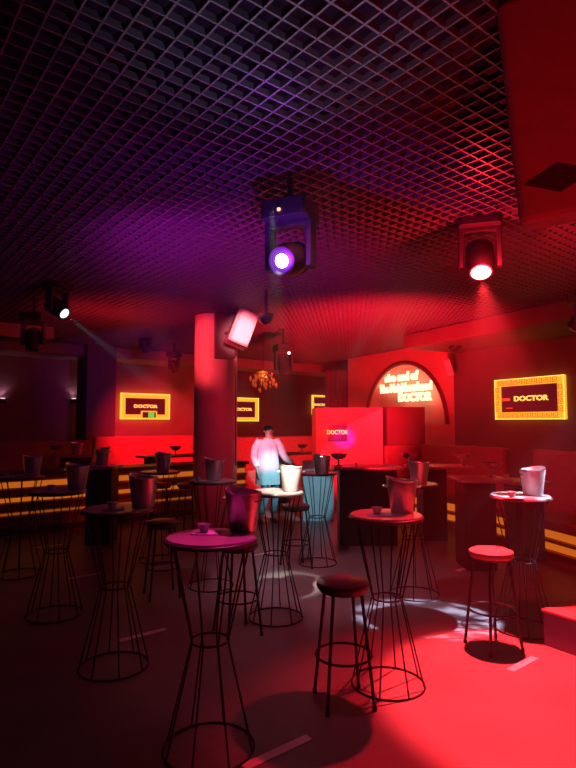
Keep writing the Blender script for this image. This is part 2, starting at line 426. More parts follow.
# DJ booth: faceted front
def booth():
    o = aty(350, 458, 11.0); r = empty('dj_booth', (o.x, 11.0, 0), R(4), 'faceted bright red booth carrying a small square screen', 'booth')
    hw, z1, zc0, zc1, d = .66, 1.98, 1.30, 1.66, .35
    g = MB()
    out = [(-hw, .0, 0), (hw, .0, 0), (hw, 0, z1), (-hw, 0, z1)]
    lo = [(-hw, 0, .98), (hw, 0, .98), (hw, 0, z1), (-hw, 0, z1)]
    inn = [(-.42, d, zc0), (.02, d, zc0), (.02, d, zc1), (-.42, d, zc1)]
    g.add(lo + inn, [(0, 1, 5, 4), (1, 2, 6, 5), (2, 3, 7, 6), (3, 0, 4, 7), (4, 5, 6, 7)])
    g.add([(-hw, 0, 0), (hw, 0, 0), (hw, 0, .98), (-hw, 0, .98)], [(0, 1, 2, 3)])
    g.add([(-hw, 0, 0), (-hw, .8, 0), (-hw, .8, z1), (-hw, 0, z1), (hw, 0, 0), (hw, .8, 0), (hw, .8, z1), (hw, 0, z1)],
          [(0, 3, 2, 1), (4, 5, 6, 7), (3, 7, 6, 2), (1, 2, 6, 5)])
    g.build('housing', M['red_paint'], r)
    s = MB().box((-.2, d - .02, 1.48), (.40, .03, .34)).build('screen', M['screen'], r)
    text_mesh('lettering', 'DOCTOR', .115, M['screen_text'], s, (-.2, d - .045, 1.49), .002, .85, bold=.003)
    return r
booth()
p = aty(401, 430, 11.5)
MB().box((p.x, p.y, 1.0), (.78, .7, 2.0), R(6)).build('partition', M['panel_dark'], bevel=.01)
tag(bpy.data.objects['partition'], 'dark maroon partition block below the glowing arch sign', 'partition')
# banquette back beyond the dark block
p = aty(425, 458, 10.8)
o = MB().rbox((0, 0, .62), (1.75, .22, 1.24), .06).build('booth_back', M['upholstery_dark'], bevel=.03); o.location = (p.x + .1, p.y, 0); o.rotation_euler.z = R(-4)
tag(o, 'low padded divider behind the far dark pedestal tables', 'divider')
# curtain
g = MB(); c0 = aty(340, 400, 15.6); N = 60; vs = []
for i in range(N + 1):
    x = -.42 + .84 * i / N; y = .05 * math.sin(i / N * math.pi * 14)
    for z in (1.2, 3.15): vs += [(x, y, z), (x, y + .02, z)]
fs = []
for i in range(N):
    a, b = i * 4, i * 4 + 4
    fs += [(a, b, b + 2, a + 2), (a + 1, a + 3, b + 3, b + 1), (a, a + 1, b + 1, b), (a + 2, b + 2, b + 3, a + 3)]
g.add(vs, fs); o = g.build('curtain', M['curtain'], smooth=True); o.location = (c0.x, c0.y, 0)
tag(o, 'dark red curtain hanging behind the faceted red booth', 'curtain')

# ------------------------------------------------------------------ framed screens
def framed_screen(label, p, ang, w, h, tx=.2, key=True, extra=False):
    """local x along the wall, -y out to the room"""
    r = empty('wall_screen', tuple(p), ang, label, 'screen')
    bx = w * .09; by = bx
    fr = MB()
    fr.box((0, -.03, h / 2 - by / 2), (w, .06, by)); fr.box((0, -.03, -h / 2 + by / 2), (w, .06, by))
    for s in (-1, 1): fr.box((s * (w / 2 - bx / 2), -.03, 0), (bx, .06, h - 2 * by))
    fo = fr.build('frame', M['gold'], r)
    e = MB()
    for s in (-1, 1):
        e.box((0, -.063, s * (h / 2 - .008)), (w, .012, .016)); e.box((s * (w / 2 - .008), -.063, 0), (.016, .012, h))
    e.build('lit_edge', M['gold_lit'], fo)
    if key:     # meander: each unit is a hooked line
        k = MB(); un = bx * .78; t = un * .10
        def unit(cx, cz, rot):
            segs = [((-.4, -.4), (-.4, .4)), ((-.4, .4), (.3, .4)), ((.3, .4), (.3, -.15)), ((.3, -.15), (-.1, -.15)), ((-.1, -.15), (-.1, .12)), ((-.4, -.4), (.6, -.4))]
            for (xa, za), (xb, zb) in segs:
                ca, sa = math.cos(rot), math.sin(rot)
                A = (cx + (xa * ca - za * sa) * un, cz + (xa * sa + za * ca) * un); B = (cx + (xb * ca - zb * sa) * un, cz + (xb * sa + zb * ca) * un)
                k.box(((A[0] + B[0]) / 2, -.064, (A[1] + B[1]) / 2), (abs(A[0] - B[0]) + t, .01, abs(A[1] - B[1]) + t))
        n = int((w - bx) / un)
        for i in range(n):
            x = -w / 2 + bx / 2 + un * .6 + i * (w - bx - un * .6) / n
            unit(x, h / 2 - by / 2, 0); unit(x, -h / 2 + by / 2, 0)
        n = int((h - 2 * by) / un)
        for i in range(n):
            z = -h / 2 + by + un * .5 + i * (h - 2 * by) / n
            unit(-w / 2 + bx / 2, z, 0); unit(w / 2 - bx / 2, z, 0)
        k.build('key_pattern', M['gold_line'], fo)
    sc = MB().box((0, -.02, 0), (w - 2 * bx, .03, h - 2 * by)).build('screen', M['screen'], r)
    text_mesh('lettering', 'DOCTOR', h * .16, M['screen_text'], sc, (tx * w, -.042, 0), .003, 1.4, bold=.006)
    if key:
        MB().box((-w * .34, -.038, -.005), (w * .13, .006, h * .07)).build('red_bar', M['screen_bar'], sc)
        MB().box((-w * .29, -.038, -h * .22), (w * .10, .006, h * .025)).build('caption_line', M['screen_bar'], sc)
    if extra:
        q = MB(); a, b = w * .30, h * .27
        for s in (-1, 1): q.box((w * .06 + s * a / 2, -.08, -h * .33), (.03, .03, b)); q.box((w * .06, -.08, -h * .33 + s * b / 2), (a, .03, .03))
        q.build('amber_surround', M['gold'], r)
        qq = MB().box((w * .06, -.075, -h * .33), (a, .02, b)).build('small_display', M['screen'], r)
        MB().box((w * .10, -.09, -h * .33), (a * .4, .02, b * .75)).build('green_light', M['green'], qq)
    return r
# the side wall's screen: local x runs against W so that -y faces the room
cR = aty(530.5, 398.5, 10.1); sR = (cR - SW).dot(W)
for it in range(6):        # slide along the wall to the ray through the screen's centre
    d = ray(530.5, 398.5); q = SW + W * sR
    k = (q.x) / d.x; cR = CAM + d * k; sR += (cR - q).dot(W)
q = SW + W * sR; nrm = Vector((-W.y, W.x, 0))
framed_screen('gold key patterned frame round a lit screen on the side wall', (q.x + nrm.x * .02, q.y + nrm.y * .02, cR.z), AW + math.pi, 1.5, .76, tx=.03)
def on_back(px, py):
    d = ray(px, py); n = Vector((-U.y, U.x, 0)); k = (BW - CAM).dot(n) / d.dot(n); return CAM + d * k
q = on_back(144.5, 406.5); framed_screen('gold framed screen with a small green light in its lower edge', q - V * .03, AU, 1.34, .66, tx=.0, key=False, extra=True)
q = on_back(238, 409.5); framed_screen('gold framed screen partly hidden by the round column', q - V * .10, AU, 1.25, .68, tx=.05, key=False)
q = on_back(318, 405); framed_screen('gold framed screen showing just above the faceted booth', q - V * .10, AU, .75, .62, tx=0, key=False)

# neon sign in the arch
NP = SW + W * ((S_A0 + S_A1) / 2) + Vector((W.y, -W.x, 0)) * .22
NP = NP + W * .14 - Vector((W.y, -W.x, 0)) * .12
r = empty('neon_sign', (NP.x, NP.y, 2.2), AW + math.pi, 'three line glowing cream neon sign inside the red arch', 'sign')
text_mesh('top_line', 'The end of', .29, M['neon'], r, (-.10, 0, .60), .02, 1.02, bold=.012)
text_mesh('middle_line', 'The Neighbourhood', .29, M['neon'], r, (.05, 0, .33), .02, .82, bold=.012)
text_mesh('bottom_line', 'DOCTOR', .26, M['neon'], r, (.42, 0, .08), .02, 1.05, bold=.012)
# added red fill that tints the arch niche, no lamp there
point('arch_fill', tuple(NP + Vector((-W.y, W.x, 0)) * .2 + Vector((0, 0, 1.2))), 26, (1, .03, .05), .3)

# ------------------------------------------------------------------ wire tables
def make_wire_table():
    r = empty('cocktail_table'); H = 1.09
    g = MB(); g.lathe([(.224, H - .03), (.236, H - .022), (.238, H - .008), (.233, H), (0, H)], 48); g.build('table_top', [M['table_top']], r, True)
    MB().ring((0, 0, H - .02), .238, .011, 48, 8).build('edge_band', M['table_edge'], r, True)
    MB().ring((0, 0, .006), .235, .006, 40).build('base_ring', M['black_metal'], r, True)
    MB().ring((0, 0, .55), .10, .006, 28).build('waist_ring', M['black_metal'], r, True)
    for i in range(8):
        a = R(22.5 + 45 * i); c, s = math.cos(a), math.sin(a); k = a + R(0)
        MB().tube([(.215 * c, .215 * s, H - .03), (.10 * c, .10 * s, .55), (.235 * c, .235 * s, .006)], .0052, 6).build('rod', M['black_metal'], r, True)
    return r
def make_stool(m='seat'):
    r = empty('bar_stool'); H = .73
    g = MB(); g.lathe([(.13, H - .06), (.155, H - .055), (.165, H - .035), (.16, H - .012), (.13, H), (0, H + .004)], 40); g.build('seat', M[m], r, True)
    MB().ring((0, 0, H - .06), .14, .01, 32, 6).build('seat_frame', M['black_metal'], r, True)
    for i in range(4):
        a = R(45 + 90 * i); c, s = math.cos(a), math.sin(a)
        l = MB().tube([(.125 * c, .125 * s, H - .06), (.205 * c, .205 * s, .012)], .0105, 8).build('leg', M['black_metal'], r, True)
        MB().lathe([(.014, 0), (.014, .02), (.012, .03)], 10, (.205 * c, .205 * s, 0)).build('foot_cap', M['fixture'], l)
    MB().ring((0, 0, .28), .172, .0075, 36).build('foot_ring', M['black_metal'], r, True)
    return r
def make_bucket(m):
    r = empty('champagne_bucket')
    zf = lambda a, z: (.013 * math.cos(a) + .007 * math.cos(2 * a)) * max(0, (z - .1) / .12)
    g = MB(); g.lathe([(0, .0), (.072, .0), (.076, .004), (.104, .215), (.1055, .22), (.101, .22), (.098, .212), (.071, .012), (0, .010)], 40, zf=zf)
    g.build('body', m, r, True)
    n = 40; ri = []
    for i in range(n):
        a = 2 * math.pi * i / n; ri.append((.104 * math.cos(a), .104 * math.sin(a), .22 + zf(a, .22)))
    MB().tube(ri, .0035, 6, True).build('rim', M['chrome'], r, True)
    for s in (0, math.pi):
        c = math.cos(s); MB().tube([(.098 * c, -.03, .17), (.125 * c, -.03, .175), (.125 * c, .03, .175), (.098 * c, .03, .17)], .004, 6).build('handle', M['chrome'], r, True)
    return r
def make_cup():
    r = empty('small_cup')
    g = MB(); g.lathe([(0, 0), (.020, 0), (.024, .006), (.026, .02), (.036, .042), (.037, .045), (.033, .044), (.022, .016), (0, .010)], 24); g.build('bowl', M['ceramic'], r, True)
    MB().ring((0, 0, .044), .0355, .0022, 24).build('rim', M['chrome'], r, True)
    return r
def make_card():
    me = MB().rbox((0, 0, .003), (.15, .115, .006), .006).build('paper_card', M['paper']); return me
def make_footed_bowl():
    r = empty('footed_bowl')
    MB().lathe([(0, .0), (.06, .0), (.055, .008), (.014, .02), (.012, .07), (.02, .085)], 28).build('foot', M['chrome'], r, True)
    MB().lathe([(0, .085), (.05, .09), (.10, .125), (.125, .17), (.122, .172), (.095, .13), (.04, .10), (0, .098)], 32).build('bowl', M['chrome'], r, True)
    return r
TB = make_wire_table(); ST = make_stool(); BK = make_bucket(M['steel']); CU = make_cup(); CA = make_card(); FB = make_footed_bowl()
BKW = make_bucket(M['steel_lit'])
TZ = 1.09
GT, GS, GB, GC, GK = 'wire cocktail tables', 'round bar stools', 'steel champagne buckets', 'small cups on the tables', 'paper cards under the cups'

def table(px, py, rz, desc, bucket=None, cup=None, card=True, sc=1.0):
    p = atz(px, py, TZ * sc); loc = (p.x, p.y, 0)
    put(TB, loc, R(rz), 'round wire cocktail table ' + desc, 'table', GT, sc)
    z = TZ * sc
    if bucket:
        bx, by, brz, bl, kind = bucket; q = atz(bx, by, z)
        put(kind, (q.x, q.y, z), R(brz), bl, 'bucket', GB)
    if cup:
        cx, cy, cl = cup; q = atz(cx, cy, z)
        if card:
            put(CA, (q.x + .012, q.y - .006, z), R(-20 + 17 * (px % 5)), 'small white paper card under' + cl.replace('the cup', ' the cup'), 'card', GK)
        put(CU, (q.x, q.y, z + (.006 if card else 0)), 0, 'small pale cup' + cl.replace('the cup', ''), 'cup', GC)
    return p
table(211, 536, 10, 'lit magenta, nearest to the viewer', (243, 530, 150, 'bucket with violet sheen on the magenta lit nearest table', BK), (204, 533, 'the cup on the magenta lit nearest table'))
table(386, 514, 0, 'lit red, beside the near dark leather stool', (402, 512, 170, 'bucket with slanted rim on the red lit table beside the dark stool', BK), (377, 515, 'the cup on the red lit table by the dark stool'))
table(276, 491, 14, 'burning white under the lamp in front of the person', (291, 491, 185, 'brightly lit cream bucket in front of the person', BKW), None)
table(317, 472, 5, 'in dim light between the person and the faceted booth', (322, 474, 160, 'shadowed bucket on the table near the pale pedestal', BK), None)
table(520, 495, 8, 'with a pale lit top behind the red seated stool', (533, 495, 20, 'glowing pink bucket behind the red seated stool', BKW), (512, 498, 'the cup on the pale lit table behind the red stool'))
table(117, 508, 3, 'in shadow with three objects, left of the magenta table'.replace(', left of', ', next to'), (143, 507, 170, 'bucket with violet and orange stripes of light in the shadows', BK), (112, 509, 'the cup on the shadowed table next to the magenta one'))
table(58, 490, 9, 'in the darkest corner with a dark slanted bucket', (77, 489, 175, 'dark bucket with slanted rim near the dark corner', BK), (51, 491, 'the cup on the table in the dark corner'))
table(212, 480, 12, 'directly in front of the round column', (214, 480, 180, 'dark bucket in front of the round column', BK), (198, 481, 'the cup in front of the round column'))
table(413, 483, 7, 'behind the red lit table, holding a large reflective bucket', (419, 484, 170, 'tall reflective bucket behind the slanted rim bucket', BK), None)
table(22, 476, 4, 'at the edge of view beside the amber bar counter', (32, 476, 200, 'pinkish bucket in front of the amber lights near the dark end', BK), (6, 477, 'the cup at the edge of view near the amber counter'))
table(160, 471, 2, 'in front of the amber counter by the green light screen', (163, 471, 160, 'tall bucket in front of the amber counter near the column', BK), None)

def stool(px, py, rz, desc, proto=None, sc=1.0, red=False):
    p = atz(px, py, .73 * sc)
    o = put(proto or ST, (p.x, p.y, 0), R(rz), desc, 'stool', GS, sc)
    return o
stool(343, 579, 12, 'dark leather bar stool at the edge of the red light pool')
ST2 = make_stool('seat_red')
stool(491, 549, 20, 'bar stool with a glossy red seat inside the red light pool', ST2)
stool(238, 541, 30, 'bar stool tucked behind the magenta lit nearest table')
stool(296, 504, 20, 'bar stool half hidden behind the white lit table')
stool(163, 520, 25, 'bar stool standing between the shadowed table and the column')
stool(160, 483, 10, 'bar stool drawn up to the amber counter, nearer its end', sc=1.06)
stool(189, 483, 35, 'bar stool drawn up to the amber counter beside the column', sc=1.06)

# ------------------------------------------------------------------ pedestal tables
def pedestal(px0, px1, py_base, ztop, desc, depth=.42, m='pedestal', over=.08, rz=0.0, ext=(0, 0), name='pedestal_table', cat='table'):
    a, b = atz(px0, py_base), atz(px1, py_base); c = (a + b) / 2; wd = (b - a).length
    r = empty(name, (c.x, c.y + depth / 2, 0), rz, desc, cat)
    MB().box((0, 0, ztop / 2 - .02), (wd, depth, ztop - .04)).build('pedestal', M[m], r, bevel=.008)
    MB().rbox(((ext[1] - ext[0]) / 2, 0, ztop - .02), (wd + 2 * over + ext[0] + ext[1], depth + 2 * over, .04), .03).build('table_top', M['table_top' if m == 'pedestal' else m], r, bevel=.005)
    return r, Vector((c.x, c.y + depth / 2, ztop)), wd
PED = {}
PED['a'] = pedestal(424, 448, 541, 1.06, 'dark pedestal table between the two amber lit gaps, farther one', ext=(.1, .32))
PED['b'] = pedestal(467, 498, 571, 1.04, 'dark pedestal table behind the red seated stool, holding clutter', ext=(.0, .1))
PED['c'] = pedestal(518, 546, 562, .97, 'dark pedestal table with red lit top beside the low platform', ext=(.02, .0), over=.08, depth=.4)
PED['d'] = pedestal(340, 398, 546, 1.08, 'broad dark pedestal table below the faceted red booth')
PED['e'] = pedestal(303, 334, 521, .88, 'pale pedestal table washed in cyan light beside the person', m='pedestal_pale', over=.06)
PED['f'] = pedestal(84, 110, 545, 1.08, 'narrow dark pedestal table in front of the amber counter', depth=.35, over=.05)
PED['g'] = pedestal(58, 90, 515, 1.09, 'far dark pedestal table beyond the amber counter', depth=.4)
def on(key, px, dy, proto, lab, cat, group, rz=0, sc=1.0):
    r, c, wd = PED[key]; Y = c.y + dy; x = (px - 288) / F * (Y + .05)
    return put(proto, (x, Y, c.z), R(rz), lab, cat, group, sc)
GF = 'chrome footed bowls'
on('d', 338, -.05, FB, 'chrome footed bowl on the broad pedestal below the DOCTOR screen', 'bowl', GF)
on('d', 356, -.1, CU, 'small cup on the broad dark pedestal', 'cup', GC)
on('a', 408, -.02, FB, 'chrome footed bowl beside the reflective bucket', 'bowl', GF)
on('a', 460, -.02, FB, 'chrome footed bowl at the overhanging end of a dark pedestal', 'bowl', GF)
on('b', 488, .05, FB, 'chrome footed bowl on the cluttered pedestal behind the red stool', 'bowl', GF)
on('b', 503, -.08, CU, 'small cup on the cluttered pedestal behind the red stool', 'cup', GC)
on('b', 495, -.15, CA, 'paper card on the cluttered pedestal behind the red stool', 'card', GK)
on('f', 104, .0, BK, 'bucket lit bright red on the narrow dark pedestal', 'bucket', GB, 40, 1.1)
on('f', 94, -.05, CU, 'small cup beside the bright red bucket', 'cup', GC)
on('g', 79, -.05, BK, 'bluish grey bucket beyond the amber counter', 'bucket', GB, 150)
on('g', 58, -.05, FB, 'chrome footed bowl beside the bluish grey bucket', 'bowl', GF)
# bowls on far tables by the banquettes
def far_table(px, Y, desc, bowl):
    x = (px - 288) / F * Y; r = empty('low_table', (x, Y, 0), AU, desc, 'table')
    MB().rbox((0, 0, 1.02), (1.5, .5, .04), .04).build('table_top', M['table_edge'], r, bevel=.005)
    for s in (-1, 1): MB().box((s * .55, 0, .5), (.08, .36, 1.0)).build('leg', M['pedestal'], r)
    if bowl: put(FB, (x, Y, 1.04), 0, bowl, 'bowl', GF)
far_table(302, 12.2, 'dark long table before the red banquette behind the person', 'chrome footed bowl on the long table behind the person')
far_table(176, 11.3, 'dark long table before the banquette by the green light screen', 'chrome footed bowl before the banquette by the green light screen')
# bucket on the counter
q = atz(256, 466, .93)
put(BK, (q.x, q.y + .2, .93), R(170), 'dark bucket on the bar counter beside the person', 'bucket', GB)
q = PED['e'][1]
o = MB().rbox((0, 0, .07), (.30, .2, .14), .01).build('carton', M['paper'], bevel=.004); o.location = (q.x - .12, q.y - .05, q.z); tag(o, 'white carton on the pale pedestal beside the person', 'box')

# ------------------------------------------------------------------ low platform
c = atz(523, 607, .27); d1 = Vector((.83, .56, 0)).normalized(); d2 = Vector((.56, -.83, 0))
cc = Vector((c.x, c.y, 0)) + d1 * .68 + d2 * .90
r = empty('low_platform', (cc.x, cc.y, 0), math.atan2(d1.y, d1.x), 'low stage platform corner with side tinted for violet light', 'platform')
MB().box((0, 0, .125), (1.18, 1.58, .25)).build('riser', M['stage_side'], r, bevel=.004)
MB().box((0, 0, .26), (1.2, 1.6, .02)).build('deck', M['stage_red'], r, bevel=.004)

# ------------------------------------------------------------------ floor strips
k = MB().rbox((0, 0, .002), (.34, .05, .004), .004).build('floor_tape', M['tape'])
for i, (px, py, L, lab) in enumerate([(523, 664, 1, 'pale tape strip glowing in the red light pool'), (278, 752, 1.25, 'pink tape strip nearest to the viewer'),
        (143, 635, 1.15, 'pale tape strip beneath the shadowed table'), (85, 576, 1.05, 'dim tape strip beyond the shadowed table in the dark'),
        (51, 546, 1.1, 'faintest tape strip deep in the dark area'), (339, 593, 1.1, 'tape strip just behind the dark leather stool'),
        (262, 554, 1, 'tape strip behind the magenta table bucket'), (360, 539, 1, 'tape strip before the broad dark pedestal'), (464, 569, .8, 'tape strip at the foot of the cluttered pedestal')]):
    p = atz(px, py); o = k if i == 0 else k.copy()
    if i: COL.objects.link(o)
    o.location = (p.x, p.y, 0); o.rotation_euler = (0, 0, AU); o.scale = (L, 1.15, 1)
    tag(o, lab, 'tape', 'tape strips on the floor')

# ------------------------------------------------------------------ moving head lamps
def moving_head(loc, aim, sc, label, lens, indicator=False, lens_r=.075):
    """loc: centre of the lens; the yoke hangs from a base under the ceiling"""
    loc = Vector(loc); d = (Vector(aim) - loc).normalized()
    hc = loc - d * .17 * sc                                # pivot
    r = empty('moving_head_lamp', (hc.x, hc.y, CEIL - .02), 0, label, 'stage lamp', 'moving head lamps')
    zt = 0.0; zp = hc.z - (CEIL - .02)
    yaw = math.atan2(d.y, d.x) - math.pi / 2
    rm = Matrix.Rotation(yaw, 4, 'Z')
    zb = zp + .26 * sc                                       # underside of base
    g = MB(); g.rbox((0, 0, zb + .07 * sc), (.34 * sc, .30 * sc, .13 * sc), .03 * sc)
    g.xf(rm); ba = g.build('base', M['fixture'], r, bevel=.006)
    if zb + .14 * sc < -.01:
        g = MB(); g.tube([(0, 0, zb + .12 * sc), (0, 0, 0.05)], .022, 8); g.box((0, 0, zb + .15 * sc), (.12, .05, .03)); g.build('clamp', M['fixture'], r)
    if indicator:
        MB().lathe([(0, -.012), (.012, -.008), (.012, .008), (0, .012)], 10, tuple(rm @ Vector((.02, .155 * sc, zb + .05 * sc)))).build('indicator', M['ind'], ba)
    g = MB(); hw = .155 * sc
    g.rbox((0, 0, zb - .01 * sc), (2 * hw + .05 * sc, .10 * sc, .04 * sc), .01)
    for s in (-1, 1):
        g.rbox((s * hw, 0, (zb + zp) / 2 - .03 * sc), (.045 * sc, .11 * sc, (zb - zp) + .09 * sc), .012)
    g.xf(rm); g.build('yoke', M['fixture'], r, bevel=.005)
    g = MB(); g.lathe([(0, -.17), (.07, -.17), (.10, -.14), (.115, -.05), (.12, .04), (.105, .12), (.095, .165), (.08, .168), (.078, .155), (0, .155)], 28)
    for i in range(6): g.ring((0, 0, -.13 + .02 * i), .112, .004, 28, 4)
    g.xf(Matrix.Scale(sc, 4)); q = d.to_track_quat('Z', 'Y').to_matrix().to_4x4()
    m4 = Matrix.Translation((0, 0, zp)) @ q; g.xf(m4); hd = g.build('head', M['fixture'], r, True)
    g = MB(); rr = lens_r; g.lathe([(rr, .157), (rr * .9, .168), (rr * .5, .176), (0, .179)], 24); g.xf(m4 @ Matrix.Scale(sc, 4)); g.build('lens', M[lens], hd, True)
    return r
C0 = Vector((0, 0, CZ))
moving_head(L_PUR, L_PUR + Vector((-.35, -.8, -.30)), 1.0, 'large moving head lamp glowing violet above the white lit table', 'lens_p', True, .048)
moving_head(L_RED, L_RED + Vector((-.15, -.50, -.85)), 1.0, 'moving head lamp shining red over the light pool', 'lens_r', False, .085)
moving_head(L_WHT, L_WHT + Vector((.75, -.25, -.55)), .9, 'moving head lamp with pale blue lens throwing a narrow beam', 'lens_w', False, .07)
p = aty(32, 350, 7.6); moving_head(p, p + Vector((0, -.2, -1)), .9, 'unlit moving head lamp beside the pale blue one', 'lens_off')
p = aty(147, 352, 11.5); moving_head(p, p + Vector((.2, .3, -1)), .9, 'unlit moving head lamp above the green light screen', 'lens_off')
p = aty(176, 372, 12.2); moving_head(p, p + Vector((.3, .5, -1)), .8, 'small unlit lamp beside the round column over the banquette', 'lens_off')
p = aty(285, 374, 10.2); moving_head(p, p + Vector((.2, -.5, -1)), 1.0, 'red lit moving head lamp beside the gold chandelier', 'lens_off')
p = aty(289, 353, 9.95); MB().lathe([(0, -.028), (.02, -.02), (.028, 0), (.02, .02), (0, .028)], 12, tuple(p)).build('status_light', M['lens_w'])
tag(bpy.data.objects['status_light'], 'tiny white status light above the red lit lamp by the chandelier', 'light')
p = aty(452, 350, 10.6); moving_head(p, p + Vector((-.5, .6, -.9)), .8, 'small moving head lamp beside the neon arch', 'lens_off')
p = aty(572, 330, 7.0); moving_head(p, p + Vector((-.5, .3, -.8)), .8, 'lamp at the edge of view above the side wall screen', 'lens_off')

# narrow lit wall speaker by the arch
p = aty(449, 368, 11.3)
r = empty('wall_loudspeaker', tuple(p), R(-20), 'slim tilted red lit loudspeaker beside the neon arch', 'speaker')
tl = Matrix.Rotation(R(-14), 3, 'Y')
MB().box((0, 0, 0), (.13, .14, .34), 0, tl).build('cabinet', M['grille'], r, bevel=.01)
MB().box((.02, .10, .12), (.04, .24, .04)).build('bracket', M['fixture'], r)

# ------------------------------------------------------------------ speaker on the column
r = empty('column_speaker', (0, 0, 0), 0, 'pale wedge loudspeaker on a dark board fixed to the round column', 'speaker')
pc = aty(225, 334, COLP.y - .36)
MB().rbox((pc.x, pc.y + .0, pc.z), (.34, .06, .78), .02).build('mounting_board', M['pedestal'], r, bevel=.01)
pf = aty(242, 329, COLP.y - .58); g = MB()
prof = [(-.16, -.13), (.10, -.16), (.16, .0), (-.05, .20), (-.17, .10)]   # plan of the wedge cabinet
g.box((0, 0, 0), (.33, .26, .56)); g.xf(Matrix.Translation(pf) @ Matrix.Rotation(R(22), 4, 'Y') @ Matrix.Rotation(R(14), 4, 'Z') @ Matrix.Rotation(R(-12), 4, 'X'))
cabn = g.build('cabinet', M['speaker'], r, bevel=.02)
g = MB(); g.box((.02, -.137, 0), (.27, .014, .52)); g.xf(Matrix.Translation(pf) @ Matrix.Rotation(R(22), 4, 'Y') @ Matrix.Rotation(R(14), 4, 'Z') @ Matrix.Rotation(R(-12), 4, 'X'))
g.build('grille', M['grille'], cabn, bevel=.004)
MB().tube([(pc.x, pc.y, pc.z), tuple(pf)], .03, 8).build('bracket', M['fixture'], r)
MB().tube([(COLP.x + .335, COLP.y - .1, 2.5), (COLP.x + .345, COLP.y - .1, 1.0)], .008, 6).build('cable', M['fixture'], r)

# chandelier of gold shards
p = aty(263, 380, 10.6); r = empty('chandelier', tuple(p), 0, 'small chandelier of hanging gold shards beside the round column', 'chandelier')
MB().tube([(0, 0, .16), (0, 0, CEIL - p.z)], .006, 6).build('rod', M['fixture'], r)
MB().lathe([(0, .15), (.08, .15), (.10, .165), (0, .18)], 20).build('canopy', M['gold_shard'], r)
rnd = random.Random(3)
for i in range(46):
    a = rnd.uniform(0, 6.283); rad = .28 * math.sqrt(rnd.random()); zz = rnd.uniform(-.2, .12); s = rnd.uniform(.03, .06)
    g = MB(); x, y = rad * math.cos(a), rad * math.sin(a); g.add([(x - s / 2, y, zz), (x, y - .012, zz + s), (x + s / 2, y, zz), (x, y, zz - s * 1.2), (x, y + .012, zz + s * .6)], [(0, 1, 2, 3), (0, 3, 2, 4), (0, 4, 1), (1, 4, 2)])
    g.tube([(x, y, zz + s), (x * .3, y * .3, .15)], .0015, 3); g.build('shard', M['gold_shard'], r)
point('chandelier_lamp', tuple(p + Vector((0, 0, .02))), 2.5, (1, .4, .12), .04)
# dark dome camera
p = aty(266, 318, 7.2); r = empty('ceiling_dome', (p.x, p.y, p.z), 0, 'small dark glass dome hanging between column and violet lamp', 'camera')
MB().lathe([(0, -.09), (.05, -.075), (.085, -.03), (.09, 0)], 28, cap=False).build('dome', M['lens_off'], r, True)
MB().lathe([(.095, 0), (.10, .01), (.10, .05), (.02, .07), (.02, CEIL - p.z)], 28).build('housing', M['fixture'], r, True)

# sconces
for px, lab in ((2, 'small glowing wall lamp nearest the dark end'), (73, 'small glowing wall lamp beside the square pier')):
    q = on_back(px, 401) - V * .06
    r = empty('wall_lamp', tuple(q), AU, lab, 'lamp', 'small wall lamps')
    MB().rbox((0, 0, 0), (.12, .12, .10), .02).build('body', M['fixture'], r)
    MB().lathe([(.045, .05), (.05, .062), (0, .065)], 16).build('lens', M['sconce'], r)
    spot('wall_lamp_light', q + Vector((0, -.03, .08)), q + Vector((0, .02, 1)), 1.6, (1, .5, .8), 120, .9, .03)

# ------------------------------------------------------------------ hanging loudspeaker by the ceiling
a = aty(524, 214, 2.1)
r = empty('hanging_speaker', (a.x + .42, a.y - .02, a.z), R(-24), 'large hanging loudspeaker cabinet in red light with a dark rhombus emblem', 'speaker')
r.rotation_euler = (0, R(-4), R(-24))
MB().rbox((0, 0, .5), (.82, .14, .96), .04, 4).build('cabinet', M['cloth_red'], r, bevel=.025)
e0 = aty(530, 171, 2.1) - a - Vector((.41, .25, 0))
g = MB(); cx, cz, hx, hz = .0, e0.z, .0, .058
xl = -.41 + .035; g.add([(x, -.072 - dd, z) for dd in (0, .008) for x, z in ((xl, cz), (xl + .125, cz - hz), (xl + .25, cz), (xl + .125, cz + hz))], [(3, 2, 1, 0), (4, 5, 6, 7), (0, 1, 5, 4), (1, 2, 6, 5), (2, 3, 7, 6), (3, 0, 4, 7)])
g.build('plate', M['plate'], r)  # thin dark rhombus laid on the cabinet front
MB().tube([(-.3, 0, .95), (-.3, 0, 1.3)], .01, 6).tube([(.3, 0, .95), (.3, 0, 1.3)], .01, 6).build('chain', M['fixture'], r)

